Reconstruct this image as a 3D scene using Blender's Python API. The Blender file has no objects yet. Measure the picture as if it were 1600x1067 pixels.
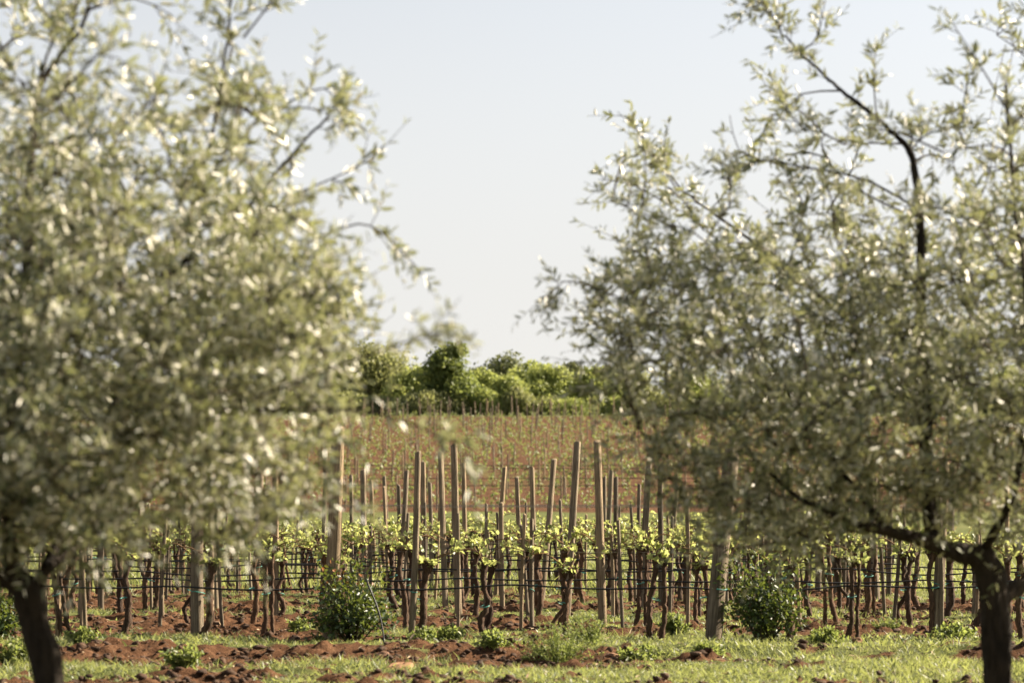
import bpy, math, random
import numpy as np
from mathutils import Vector, noise as mnoise

R = math.radians
random.seed(7)
rng = np.random.default_rng(11)
scene = bpy.context.scene
COL = scene.collection

# ------------------------------------------------------------------ camera
CAM_H = 1.4
FPX = 85.0 / 36.0 * 1600.0            # focal length in photo pixels
HORIZON = 785.0
PITCH = math.atan((HORIZON - 533.5) / FPX)
cam_d = bpy.data.cameras.new("camera")
cam = bpy.data.objects.new("camera", cam_d)
COL.objects.link(cam)
cam.location = (0, 0, CAM_H)
cam.rotation_euler = (math.pi / 2 + PITCH, 0, 0)
cam_d.lens = 85
cam_d.sensor_width = 36
cam_d.clip_start = 0.2
cam_d.clip_end = 3000
cam_d.dof.use_dof = True
cam_d.dof.focus_distance = 32.0
cam_d.dof.aperture_fstop = 2.35
cam_d.dof.aperture_blades = 9
scene.camera = cam

# ------------------------------------------------------------------ sky, sun, exposure
SUN_AZ, SUN_EL = 70.0, 31.0           # azimuth from the view direction towards the right
world = bpy.data.worlds.new("World")
scene.world = world
world.use_nodes = True
wt = world.node_tree
sky = wt.nodes.new("ShaderNodeTexSky")
sky.sky_type = 'NISHITA'
sky.sun_disc = False
sky.sun_elevation = R(SUN_EL)
sky.sun_rotation = R(SUN_AZ)
sky.altitude = 0
sky.air_density = 1.0
sky.dust_density = 1.2
sky.ozone_density = 1.0
bg = wt.nodes["Background"]
bg.inputs["Strength"].default_value = 0.043
hs = wt.nodes.new("ShaderNodeHueSaturation")      # hazy spring sky: paler than clear air
hs.inputs["Saturation"].default_value = 0.30
wt.links.new(sky.outputs[0], hs.inputs["Color"])
tcw = wt.nodes.new("ShaderNodeTexCoord")            # whitish spring haze lying along the horizon
sxyz = wt.nodes.new("ShaderNodeSeparateXYZ")
wt.links.new(tcw.outputs["Generated"], sxyz.inputs[0])
hz_ = wt.nodes.new("ShaderNodeMapRange")
hz_.interpolation_type = 'SMOOTHSTEP'
hz_.inputs["From Min"].default_value = 0.02; hz_.inputs["From Max"].default_value = 0.30
hz_.inputs["To Min"].default_value = 0.92; hz_.inputs["To Max"].default_value = 0.0
wt.links.new(sxyz.outputs["Z"], hz_.inputs["Value"])
hmix = wt.nodes.new("ShaderNodeMix"); hmix.data_type = 'RGBA'
wt.links.new(hz_.outputs[0], hmix.inputs["Factor"])
wt.links.new(hs.outputs[0], hmix.inputs["A"])
hmix.inputs["B"].default_value = (5.1, 5.0, 4.8, 1)
wt.links.new(hmix.outputs["Result"], bg.inputs[0])

sd = bpy.data.lights.new("sun", 'SUN')
sd.energy = 5.0
sd.angle = R(0.55)
sd.color = (1.0, 0.86, 0.67)
sun = bpy.data.objects.new("sun", sd)
COL.objects.link(sun)
to_sun = Vector((math.sin(R(SUN_AZ)) * math.cos(R(SUN_EL)), math.cos(R(SUN_AZ)) * math.cos(R(SUN_EL)), math.sin(R(SUN_EL))))
sun.rotation_euler = to_sun.to_track_quat('Z', 'Y').to_euler()
sun.location = (20, 10, 20)

scene.view_settings.view_transform = 'Standard'
scene.view_settings.look = 'None'
scene.view_settings.gamma = 1.0
scene.view_settings.exposure = 2.0
scene.cycles.use_denoising = True
scene.cycles.sample_clamp_direct = 9
scene.cycles.max_bounces = 8
scene.cycles.transparent_max_bounces = 8


# ------------------------------------------------------------------ helpers
def at(px, py, Y):
    """photo pixel at distance Y (metres in front of the camera) -> world point"""
    u = (px - 800.0) / FPX
    v = (533.5 - py) / FPX
    c, s = math.cos(PITCH), math.sin(PITCH)
    y = c - v * s
    z = s + v * c
    return np.array([u / y * Y, Y, CAM_H + z / y * Y])


def at_np(px, py, Y):
    u = (px - 800.0) / FPX
    v = (533.5 - py) / FPX
    c, s = math.cos(PITCH), math.sin(PITCH)
    y = c - v * s
    z = s + v * c
    return np.stack([u / y * Y, Y, CAM_H + z / y * Y], 1)


def depth_of(py_ground):
    """distance of flat ground seen at photo row py"""
    v = (533.5 - py_ground) / FPX
    c, s = math.cos(PITCH), math.sin(PITCH)
    return CAM_H * (c - v * s) / -(s + v * c)


def ground_z(y):
    y = np.asarray(y, float)
    a = 0.9 * np.clip((y - 55) / 75, 0, 1) ** 2
    b = 0.082 * np.clip(y - 130, 0, 112)
    return a + b


def hash2(ix, iy, seed):
    h = (ix.astype(np.int64) * 374761393 + iy.astype(np.int64) * 668265263 + seed * 1442695041) & 0xFFFFFFFF
    h = ((h ^ (h >> 13)) * 1274126177) & 0xFFFFFFFF
    h = h ^ (h >> 16)
    return (h & 0xFFFFFF) / float(0xFFFFFF)


def vnoise(x, y, seed=0):
    ix, iy = np.floor(x), np.floor(y)
    fx, fy = x - ix, y - iy
    fx = fx * fx * (3 - 2 * fx)
    fy = fy * fy * (3 - 2 * fy)
    a = hash2(ix, iy, seed); b = hash2(ix + 1, iy, seed)
    c = hash2(ix, iy + 1, seed); d = hash2(ix + 1, iy + 1, seed)
    return (a * (1 - fx) + b * fx) * (1 - fy) + (c * (1 - fx) + d * fx) * fy


def fbm(x, y, seed=0, octv=4):
    s, a, t = 0, 1.0, 0
    for o in range(octv):
        s = s + a * vnoise(x * 2 ** o, y * 2 ** o, seed + o * 17)
        t += a
        a *= 0.5
    return s / t


def unit(a):
    return a / np.maximum(np.linalg.norm(a, axis=-1, keepdims=True), 1e-9)


def np_mesh(name, V, F, smooth=False, attr=None):
    """V (n,3); F (m,k) faces all of k corners, or a list of such arrays"""
    me = bpy.data.meshes.new(name)
    V = np.asarray(V, np.float32)
    Fs = [np.asarray(f, np.int32) for f in (F if isinstance(F, list) else [F]) if len(f)]
    me.vertices.add(len(V))
    me.vertices.foreach_set("co", V.ravel())
    loops = np.concatenate([f.ravel() for f in Fs])
    tot = np.concatenate([np.full(len(f), f.shape[1], np.int32) for f in Fs])
    start = np.concatenate([[0], np.cumsum(tot)[:-1]]).astype(np.int32)
    me.loops.add(len(loops))
    me.loops.foreach_set("vertex_index", loops)
    me.polygons.add(len(tot))
    me.polygons.foreach_set("loop_start", start)
    me.polygons.foreach_set("loop_total", tot)
    if smooth:
        me.polygons.foreach_set("use_smooth", np.ones(len(tot), bool))
    if attr:
        for k, (dom, vals) in attr.items():
            at_ = me.attributes.new(k, 'FLOAT', dom)
            at_.data.foreach_set("value", np.asarray(vals, np.float32))
    me.update(calc_edges=True)
    return me


def obj(name, me, mat=None, parent=None):
    o = bpy.data.objects.new(name, me)
    COL.objects.link(o)
    if mat is not None and len(me.materials) == 0:
        me.materials.append(mat)
    if parent is not None:
        o.parent = parent
    return o


def empty(name, loc=(0, 0, 0), rz=0.0):
    o = bpy.data.objects.new(name, None)
    o.empty_display_size = 0.1
    COL.objects.link(o)
    o.location = loc
    o.rotation_euler = (0, 0, rz)
    return o


def tag(o, label=None, cat=None, group=None, kind=None):
    if label: o["label"] = label
    if cat: o["category"] = cat
    if group: o["group"] = group
    if kind: o["kind"] = kind
    return o


def dup(root):
    """copy a thing with its parts and sub-parts (mesh data shared)"""
    r = root.copy()
    COL.objects.link(r)
    for ch in list(root.children):
        c = ch.copy(); COL.objects.link(c); c.parent = r
        for g in list(ch.children):
            d = g.copy(); COL.objects.link(d); d.parent = c
    return r


class Geo:
    """collects tubes and polygons into one mesh"""
    def __init__(s):
        s.V, s.F, s.n, s.A = [], {}, 0, {}

    def add(s, V, F, a=None):
        V = np.asarray(V, float); F = np.asarray(F, int)
        k = F.shape[1]
        s.V.append(V)
        s.F.setdefault(k, []).append(F + s.n)
        s.A.setdefault(k, []).append(np.full(len(F), 0.5) if a is None else np.asarray(a, float))
        s.n += len(V)

    def tube(s, P, rad, sides=6, cap=True, wob=0.0):
        P = np.asarray(P, float); n = len(P)
        rad = np.broadcast_to(np.asarray(rad, float), (n,))
        T = unit(np.gradient(P, axis=0))
        ref = np.array([0, 0, 1.0]) if abs(T[0, 2]) < 0.8 else np.array([0, 1.0, 0])
        U = np.zeros((n, 3)); u = ref
        for i in range(n):
            u = u - T[i] * np.dot(u, T[i])
            u = u / max(np.linalg.norm(u), 1e-6)
            U[i] = u
        W = np.cross(T, U)
        th = np.arange(sides) / sides * 2 * math.pi
        rr = rad[:, None] * (1 + (rng.uniform(-wob, wob, (n, sides)) if wob else 0))
        V = P[:, None, :] + rr[..., None] * (np.cos(th)[None, :, None] * U[:, None, :] + np.sin(th)[None, :, None] * W[:, None, :])
        V = V.reshape(-1, 3)
        i = np.arange(n - 1)[:, None] * sides; j = np.arange(sides)[None, :]; j2 = (j + 1) % sides
        F = np.stack([i + j, i + j2, i + sides + j2, i + sides + j], -1).reshape(-1, 4)
        base = s.n
        s.add(V, F)
        if cap:
            s.F.setdefault(sides, []).append(np.array([[base + (n - 1) * sides + k for k in range(sides)]]))
            s.F[sides].append(np.array([[base + k for k in range(sides - 1, -1, -1)]]))
            s.A.setdefault(sides, []).append(np.array([0.5])); s.A[sides].append(np.array([0.5]))

    def mesh(s, name, smooth=False):
        F, A = [], []
        for k in s.F:
            F.append(np.concatenate(s.F[k])); A.append(np.concatenate(s.A[k]))
        return np_mesh(name, np.concatenate(s.V), F, smooth, {"rnd": ('FACE', np.concatenate(A))})


def curve_pts(P, n):
    """Catmull-Rom through points P -> n points"""
    P = np.asarray(P, float)
    Q = np.vstack([2 * P[0] - P[1], P, 2 * P[-1] - P[-2]])
    out = []
    m = len(P) - 1
    for t in np.linspace(0, m - 1e-6, n):
        i = int(t); f = t - i
        a, b, c, d = Q[i], Q[i + 1], Q[i + 2], Q[i + 3]
        out.append(0.5 * (2 * b + (c - a) * f + (2 * a - 5 * b + 4 * c - d) * f * f + (3 * b - a - 3 * c + d) * f ** 3))
    return np.array(out)


LANCE = (np.array([[0, 0], [0.5, 0.28], [0.42, 0.68], [0, 1.0], [-0.42, 0.68], [-0.5, 0.28]]), [[0, 1, 2, 3], [0, 3, 4, 5]])
LOBED = (np.array([[0, 0.08], [0.28, -0.08], [0.5, 0.16], [0.36, 0.36], [0.47, 0.62], [0.2, 0.7], [0, 1.0],
                   [-0.2, 0.7], [-0.47, 0.62], [-0.36, 0.36], [-0.5, 0.16], [-0.28, -0.08]]),
         [[0, 1, 2, 3, 4, 5, 6], [0, 6, 7, 8, 9, 10, 11]])
OVAL = (np.array([[0, 0], [0.36, 0.18], [0.5, 0.5], [0.3, 0.82], [0, 1.0], [-0.3, 0.82], [-0.5, 0.5], [-0.36, 0.18]]),
        [[0, 1, 2, 3, 4], [0, 4, 5, 6, 7]])


def leaf_geo(P, D, N, L, W, shape=LANCE, fold=0.25, curl=0.12):
    """many folded leaves at once: base points P, directions D, face normals N"""
    n = len(P)
    D = unit(D)
    S = unit(np.cross(D, N))
    N = np.cross(S, D)
    pts, fc = shape
    k = len(pts)
    x = pts[:, 0][None, :, None] * np.asarray(W).reshape(-1, 1, 1)
    y = pts[:, 1][None, :, None] * np.asarray(L).reshape(-1, 1, 1)
    z = np.abs(x) * fold * 2 - curl * np.asarray(L).reshape(-1, 1, 1) * (pts[:, 1] ** 2)[None, :, None]
    V = P[:, None, :] + x * S[:, None, :] + y * D[:, None, :] + z * N[:, None, :]
    F = (np.arange(n)[:, None, None] * k + np.array(fc)[None]).reshape(-1, len(fc[0]))
    r = np.repeat(rng.random(n), len(fc))
    return V.reshape(-1, 3), F, r


def rand_dir(n):
    return unit(rng.normal(size=(n, 3)))


# ------------------------------------------------------------------ materials
def new_mat(name):
    m = bpy.data.materials.new(name)
    m.use_nodes = True
    nt = m.node_tree
    return m, nt, nt.nodes["Principled BSDF"], nt.nodes["Material Output"]


def ramp(nt, stops, interp='LINEAR'):
    r = nt.nodes.new("ShaderNodeValToRGB")
    r.color_ramp.interpolation = interp
    while len(r.color_ramp.elements) < len(stops):
        r.color_ramp.elements.new(0.5)
    for e, (p, c) in zip(r.color_ramp.elements, stops):
        e.position = p
        e.color = (*c, 1)
    return r


def leaf_mat(name, stops, rough=0.42, transl=0.35, tcol=(0.30, 0.34, 0.06), under=None, spec=0.5, coat=0.0):
    m, nt, p, out = new_mat(name)
    a = nt.nodes.new("ShaderNodeAttribute"); a.attribute_name = "rnd"
    r = ramp(nt, stops)
    nt.links.new(a.outputs["Fac"], r.inputs[0])
    colour = r.outputs[0]
    if under:                                   # silvery felt on the underside of the leaf
        g = nt.nodes.new("ShaderNodeNewGeometry")
        mx = nt.nodes.new("ShaderNodeMix"); mx.data_type = 'RGBA'
        nt.links.new(g.outputs["Backfacing"], mx.inputs["Factor"])
        nt.links.new(colour, mx.inputs["A"])
        mx.inputs["B"].default_value = (*under, 1)
        colour = mx.outputs["Result"]
    nt.links.new(colour, p.inputs["Base Color"])
    p.inputs["Roughness"].default_value = rough
    p.inputs["Specular IOR Level"].default_value = spec
    p.inputs["Coat Weight"].default_value = coat          # waxy cuticle
    p.inputs["Coat Roughness"].default_value = 0.43
    t = nt.nodes.new("ShaderNodeBsdfTranslucent")
    t.inputs["Color"].default_value = (*tcol, 1)
    ms = nt.nodes.new("ShaderNodeMixShader")
    ms.inputs[0].default_value = transl
    nt.links.new(p.outputs[0], ms.inputs[1])
    nt.links.new(t.outputs[0], ms.inputs[2])
    nt.links.new(ms.outputs[0], out.inputs[0])
    return m


def bark_mat(name, c1, c2, scale=(30, 30, 6), bump=0.6, rough=0.9, dist=0.02):
    m, nt, p, out = new_mat(name)
    tc = nt.nodes.new("ShaderNodeTexCoord")
    mp = nt.nodes.new("ShaderNodeMapping")
    mp.inputs["Scale"].default_value = scale
    nt.links.new(tc.outputs["Object"], mp.inputs["Vector"])
    n = nt.nodes.new("ShaderNodeTexNoise")
    n.inputs["Scale"].default_value = 1.0; n.inputs["Detail"].default_value = 6; n.inputs["Roughness"].default_value = 0.65
    nt.links.new(mp.outputs[0], n.inputs["Vector"])
    n2 = nt.nodes.new("ShaderNodeTexNoise")
    n2.inputs["Scale"].default_value = 2.3; n2.inputs["Detail"].default_value = 3
    nt.links.new(tc.outputs["Object"], n2.inputs["Vector"])
    r = ramp(nt, [(0.3, c1), (0.68, c2)])
    nt.links.new(n.outputs["Fac"], r.inputs[0])
    hv = nt.nodes.new("ShaderNodeMix"); hv.data_type = 'RGBA'; hv.blend_type = 'MULTIPLY'
    r2 = ramp(nt, [(0.3, (0.62, 0.6, 0.58)), (0.7, (1.1, 1.06, 1.0))])
    nt.links.new(n2.outputs["Fac"], r2.inputs[0])
    hv.inputs["Factor"].default_value = 1.0
    nt.links.new(r.outputs[0], hv.inputs["A"]); nt.links.new(r2.outputs[0], hv.inputs["B"])
    oi = nt.nodes.new("ShaderNodeObjectInfo")
    r3 = ramp(nt, [(0.0, (0.55, 0.54, 0.55)), (0.5, (0.95, 0.95, 0.95)), (1.0, (1.28, 1.18, 1.03))])
    nt.links.new(oi.outputs["Random"], r3.inputs[0])
    hw = nt.nodes.new("ShaderNodeMix"); hw.data_type = 'RGBA'; hw.blend_type = 'MULTIPLY'
    hw.inputs["Factor"].default_value = 1.0
    nt.links.new(hv.outputs["Result"], hw.inputs["A"]); nt.links.new(r3.outputs[0], hw.inputs["B"])
    nt.links.new(hw.outputs["Result"], p.inputs["Base Color"])
    p.inputs["Roughness"].default_value = rough
    p.inputs["Specular IOR Level"].default_value = 0.25
    b = nt.nodes.new("ShaderNodeBump"); b.inputs["Strength"].default_value = bump; b.inputs["Distance"].default_value = dist
    nt.links.new(n.outputs["Fac"], b.inputs["Height"])
    nt.links.new(b.outputs[0], p.inputs["Normal"])
    return m


def plain(name, c, rough=0.6, spec=0.4):
    m, nt, p, out = new_mat(name)
    n = nt.nodes.new("ShaderNodeTexNoise"); n.inputs["Scale"].default_value = 18
    r = ramp(nt, [(0.3, tuple(x * 0.8 for x in c)), (0.7, tuple(min(1, x * 1.2) for x in c))])
    nt.links.new(n.outputs["Fac"], r.inputs[0])
    nt.links.new(r.outputs[0], p.inputs["Base Color"])
    p.inputs["Roughness"].default_value = rough
    p.inputs["Specular IOR Level"].default_value = spec
    return m


M = {}
M['olive_leaf'] = leaf_mat("olive_leaf", [(0.0, (0.022, 0.036, 0.006)), (0.5, (0.050, 0.072, 0.012)), (0.8, (0.10, 0.12, 0.042)), (1.0, (0.38, 0.36, 0.26))],
                           rough=0.5, transl=0.20, tcol=(0.42, 0.45, 0.17), under=(0.50, 0.48, 0.38), spec=1.0, coat=0.6)
M['vine_leaf'] = leaf_mat("vine_leaf", [(0.0, (0.09, 0.135, 0.028)), (0.5, (0.165, 0.205, 0.05)), (0.88, (0.25, 0.275, 0.09)), (1.0, (0.26, 0.17, 0.07))],
                          rough=0.42, transl=0.48, tcol=(0.50, 0.54, 0.17))
M['young_leaf'] = leaf_mat("young_leaf", [(0.0, (0.08, 0.115, 0.03)), (0.6, (0.14, 0.17, 0.05)), (1.0, (0.24, 0.25, 0.10))],
                           rough=0.5, transl=0.4, tcol=(0.26, 0.31, 0.08))
M['rose_leaf'] = leaf_mat("rose_leaf", [(0.0, (0.014, 0.028, 0.010)), (0.6, (0.03, 0.055, 0.015)), (0.86, (0.06, 0.095, 0.022)), (0.93, (0.16, 0.055, 0.02)), (1.0, (0.24, 0.09, 0.025))],
                          rough=0.45, transl=0.25, tcol=(0.2, 0.25, 0.04), spec=0.4)
M['grass'] = leaf_mat("grass_blade", [(0.0, (0.06, 0.085, 0.028)), (0.5, (0.10, 0.125, 0.045)), (0.75, (0.17, 0.165, 0.075)), (1.0, (0.34, 0.27, 0.16))],
                      rough=0.5, transl=0.45, tcol=(0.32, 0.35, 0.10))
M['weed'] = leaf_mat("weed_leaf", [(0.0, (0.05, 0.075, 0.02)), (0.6, (0.10, 0.125, 0.035)), (1.0, (0.20, 0.20, 0.085))],
                     rough=0.5, transl=0.42, tcol=(0.32, 0.38, 0.09))
M['litter'] = leaf_mat("dry_litter", [(0.0, (0.10, 0.065, 0.04)), (0.6, (0.24, 0.17, 0.105)), (1.0, (0.42, 0.33, 0.22))], rough=0.8, transl=0.1, tcol=(0.3, 0.22, 0.12), spec=0.2)
M['olive_bark'] = bark_mat("olive_bark", (0.013, 0.010, 0.007), (0.065, 0.05, 0.036), (30, 30, 8), 1.0, dist=0.05)
M['vine_bark'] = bark_mat("vine_bark", (0.026, 0.016, 0.011), (0.17, 0.105, 0.066), (75, 75, 12), 1.0, dist=0.03)
M['cane'] = bark_mat("cane_bark", (0.12, 0.07, 0.035), (0.26, 0.17, 0.09), (60, 60, 20), 0.3, dist=0.005)
M['post'] = bark_mat("post_wood", (0.065, 0.050, 0.035), (0.33, 0.275, 0.20), (85, 85, 3.5), 1.0, dist=0.015)
M['rose_stem'] = bark_mat("rose_stem", (0.04, 0.05, 0.02), (0.12, 0.09, 0.05), (40, 40, 20), 0.3, dist=0.004)
M['tree_bark'] = bark_mat("far_tree_bark", (0.05, 0.04, 0.03), (0.14, 0.11, 0.08), (3, 3, 1), 0.4, dist=0.05)
M['hose'] = plain("black_hose", (0.010, 0.010, 0.011), 0.55, 0.3)
M['wire'] = plain("steel_wire", (0.13, 0.115, 0.10), 0.6, 0.3)
M['tie'] = plain("teal_tie", (0.05, 0.22, 0.18), 0.5, 0.4)
M['stone'] = bark_mat("red_stone", (0.20, 0.10, 0.055), (0.36, 0.22, 0.14), (14, 14, 14), 0.7, dist=0.02)
M['clod'] = bark_mat("soil_clod", (0.035, 0.019, 0.011), (0.155, 0.09, 0.053), (16, 16, 16), 0.9, dist=0.02)


def ground_mat():
    m, nt, p, out = new_mat("ground_soil_and_turf")
    geo = nt.nodes.new("ShaderNodeNewGeometry")
    def noise(scale, detail=5, rough=0.6):
        n = nt.nodes.new("ShaderNodeTexNoise")
        n.inputs["Scale"].default_value = scale; n.inputs["Detail"].default_value = detail; n.inputs["Roughness"].default_value = rough
        nt.links.new(geo.outputs["Position"], n.inputs["Vector"])
        return n
    n1, n2, n3 = noise(7.0), noise(0.7, 4), noise(38.0, 4, 0.7)
    soil = ramp(nt, [(0.25, (0.036, 0.018, 0.010)), (0.5, (0.084, 0.042, 0.022)), (0.78, (0.178, 0.099, 0.055))])
    nt.links.new(n1.outputs["Fac"], soil.inputs[0])
    turf = ramp(nt, [(0.25, (0.06, 0.075, 0.025)), (0.55, (0.105, 0.115, 0.04)), (0.8, (0.17, 0.155, 0.07))])
    nt.links.new(n2.outputs["Fac"], turf.inputs[0])
    a = nt.nodes.new("ShaderNodeAttribute"); a.attribute_name = "turf"
    add = nt.nodes.new("ShaderNodeMath"); add.operation = 'ADD'
    sc = nt.nodes.new("ShaderNodeMath"); sc.operation = 'MULTIPLY_ADD'
    nt.links.new(n1.outputs["Fac"], sc.inputs[0]); sc.inputs[1].default_value = 0.7; sc.inputs[2].default_value = -0.35
    nt.links.new(a.outputs["Fac"], add.inputs[0]); nt.links.new(sc.outputs[0], add.inputs[1])
    r = ramp(nt, [(0.38, (0, 0, 0)), (0.66, (1, 1, 1))])
    nt.links.new(add.outputs[0], r.inputs[0])
    mx = nt.nodes.new("ShaderNodeMix"); mx.data_type = 'RGBA'
    nt.links.new(r.outputs[0], mx.inputs["Factor"])
    nt.links.new(soil.outputs[0], mx.inputs["A"]); nt.links.new(turf.outputs[0], mx.inputs["B"])
    nt.links.new(mx.outputs["Result"], p.inputs["Base Color"])
    p.inputs["Roughness"].default_value = 0.95
    p.inputs["Specular IOR Level"].default_value = 0.05
    b = nt.nodes.new("ShaderNodeBump"); b.inputs["Strength"].default_value = 0.9; b.inputs["Distance"].default_value = 0.03
    nt.links.new(n3.outputs["Fac"], b.inputs["Height"])
    nt.links.new(b.outputs[0], p.inputs["Normal"])
    return m


M['ground'] = ground_mat()


# ------------------------------------------------------------------ ground
def turf_mask(x, y):
    """1 = grown over with grass, 0 = bare tilled red soil"""
    n = fbm(x * 0.55 + 3, y * 0.9 + 9, 5, 4)
    n2 = fbm(x * 2.1, y * 2.4, 41, 3)
    n3 = fbm(x * 5.5, y * 6.0, 61, 2)
    k = 0.5 + (n * 0.5 + n2 * 0.32 + n3 * 0.18 - 0.5) * 1.35
    band = 0.24 * np.exp(-((y - 24.2) / 0.75) ** 2)      # weeds under the first row
    band += 0.13 * np.exp(-((y - 20.0) / 0.9) ** 2)     # mown headland
    band -= 0.16 * np.exp(-((y - 22.3) / 0.7) ** 2)      # freshly turned furrow
    band -= 0.13 * np.exp(-((y - 18.55) / 0.3) ** 2)
    for rr in (29.8, 34.4):
        band += 0.12 * np.exp(-((y - rr) / 0.6) ** 2)
    band += np.clip((x + 0.8) * 0.02, -0.05, 0.045) * (y < 30) - 0.05 * ((y > 25) & (y < 36))
    t = np.clip((k + band - 0.50) * 9 + 0.38, 0, 1)
    t = np.maximum(t, np.clip((y - 39 - 4 * (n - 0.5)) / 4.0, 0, 1))
    edge = np.clip((x - (0.161 * y - 0.2)) * 1.5, 0, 1) * np.clip((y - 35.0) * 1.5, 0, 1)
    t = np.maximum(t, edge)
    field = np.clip((y - 126 - 8 * (n - 0.5)) / 6.0, 0, 1) * np.clip((243 - y) / 4.0, 0, 1)
    t = t * (1 - field) + field * np.clip((fbm(x * 0.12, y * 0.12, 71, 4) - 0.47) * 2.2, 0, 0.42)
    t = np.where(y < 17.5, np.clip((k - 0.40) * 5 + 0.4, 0, 1), t)
    return t


def ground_rough(x, y):
    t = turf_mask(x, y)
    c = fbm(x * 1.1, y * 1.1, 3, 3) - 0.5
    d = np.abs(fbm(x * 4.5, y * 4.5, 23, 4) - 0.5) * 2
    z = 0.11 * c + (0.17 * d - 0.045) * (1 - 0.75 * t)
    z += 0.05 * np.exp(-((y - 23.1) / 0.35) ** 2) - 0.05 * np.exp(-((y - 22.3) / 0.4) ** 2)
    near = np.clip((y - 14) / 3, 0, 1) * np.clip((60 - y) / 20, 0, 1)
    return z * near


def build_ground():
    xs = np.concatenate([[-900, -400, -200, -120, -80], np.arange(-60, -16, 4), np.arange(-14, -9, 0.4), np.arange(-9, 9.01, 0.055), np.arange(9.4, 14.1, 0.4), np.arange(17, 61, 4), [80, 120, 200, 400, 900]])
    ys = np.concatenate([[-120, -40, -10, 0, 5, 9, 12], np.arange(13, 17.5, 0.25), np.arange(17.6, 38, 0.05), np.arange(38.1, 60, 0.3), np.arange(61, 130, 2.0), np.arange(131, 260, 1.5), [280, 320, 400, 600, 900, 1800]])
    X, Y = np.meshgrid(xs, ys)
    x, y = X.ravel(), Y.ravel()
    yy = np.maximum(y, 0.5)
    z = ground_z(y) + ground_rough(x, yy)
    t = turf_mask(x, yy)
    nx, ny = len(xs), len(ys)
    i = np.arange(ny - 1)[:, None] * nx; j = np.arange(nx - 1)[None, :]
    F = np.stack([i + j, i + j + 1, i + nx + j + 1, i + nx + j], -1).reshape(-1, 4)
    me = np_mesh("ground", np.stack([x, y, z], 1), F, True, {"turf": ('POINT', t)})
    tag(obj("ground", me, M['ground']), kind="structure")


build_ground()


def gz(x, y):
    x = np.atleast_1d(np.asarray(x, float)); y = np.atleast_1d(np.asarray(y, float))
    return ground_z(y) + ground_rough(x, y)


def gz1(x, y):
    return float(gz(x, y)[0])


# clods of turned soil lying all over the furrows
def build_clods():
    n = 26000
    y = 17.6 + 20.5 * rng.random(n) ** 1.25
    x = (rng.random(n) * 2 - 1) * (0.215 * y + 0.8)
    keep = rng.random(n) > turf_mask(x, y) * 1.15 + 0.03
    x, y = x[keep], y[keep]
    n = len(x)
    ph = (1 + 5 ** 0.5) / 2
    ico = np.array([[-1, ph, 0], [1, ph, 0], [-1, -ph, 0], [1, -ph, 0], [0, -1, ph], [0, 1, ph], [0, -1, -ph], [0, 1, -ph], [ph, 0, -1], [ph, 0, 1], [-ph, 0, -1], [-ph, 0, 1]]) / 1.9
    tri = np.array([[0, 11, 5], [0, 5, 1], [0, 1, 7], [0, 7, 10], [0, 10, 11], [1, 5, 9], [5, 11, 4], [11, 10, 2], [10, 7, 6], [7, 1, 8], [3, 9, 4], [3, 4, 2], [3, 2, 6], [3, 6, 8], [3, 8, 9], [4, 9, 5], [2, 4, 11], [6, 2, 10], [8, 6, 7], [9, 8, 1]])
    s = 0.009 + 0.040 * rng.random(n) ** 3.0
    sc = s[:, None] * rng.uniform(0.7, 1.5, (n, 3)) * np.array([1, 1, 0.6])
    V = ico[None] * rng.uniform(0.45, 1.35, (n, 12, 1)) * sc[:, None, :]
    a = rng.random(n) * 6.283
    ca, sa = np.cos(a)[:, None], np.sin(a)[:, None]
    vx = V[..., 0] * ca - V[..., 1] * sa; vy = V[..., 0] * sa + V[..., 1] * ca
    z0 = gz(x, y) + s * 0.25
    V = np.stack([vx + x[:, None], vy + y[:, None], V[..., 2] + z0[:, None]], -1).reshape(-1, 3)
    F = (np.arange(n)[:, None, None] * 12 + tri[None]).reshape(-1, 3)
    o = obj("soil_clods", np_mesh("soil_clods", V, F), M['clod'])
    tag(o, "crumbly red brown clods of turned soil between the vine rows", "soil", kind="stuff")


build_clods()


def blades(n, y0, y1, lmin, lmax, w, pw=1.0, lean=0.5, margin=0.8, power=1.0, thr=0.0):
    y = y0 + (y1 - y0) * rng.random(n) ** pw
    x = (rng.random(n) * 2 - 1) * (0.215 * y + margin)
    t = turf_mask(x, y)
    keep = rng.random(n) < np.clip(t - thr, 0, 1) ** power
    x, y = x[keep], y[keep]
    m = len(x)
    L = rng.uniform(lmin, lmax, m) * (0.35 + 1.9 * np.clip(fbm(x * 1.7, y * 1.7, 77, 3) - 0.2, 0, 1))
    P = np.stack([x, y, gz(x, y) - 0.006], 1)
    d = rand_dir(m); d[:, 2] = 0
    D = unit(d * lean * rng.random((m, 1)) * 1.8 + np.array([0, 0, 1.0]))
    N = unit(np.cross(D, rand_dir(m)))
    S = unit(np.cross(D, N))
    W = w * rng.uniform(0.6, 1.3, m)
    bend = unit(d + 1e-6) * (L * rng.uniform(0.1, 0.6, m))[:, None]
    A0 = P - S * W[:, None] / 2; A1 = P + S * W[:, None] / 2
    mid = P + D * (L * 0.55)[:, None] + bend * 0.25
    B0 = mid - S * W[:, None] * 0.38; B1 = mid + S * W[:, None] * 0.38
    tip = P + D * L[:, None] + bend
    V = np.stack([A0, A1, B1, B0, tip], 1).reshape(-1, 3)
    k = np.arange(m)[:, None] * 5
    return V, k + np.array([[0, 1, 2, 3]]), k + np.array([[3, 2, 4]]), rng.random(m)


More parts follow.
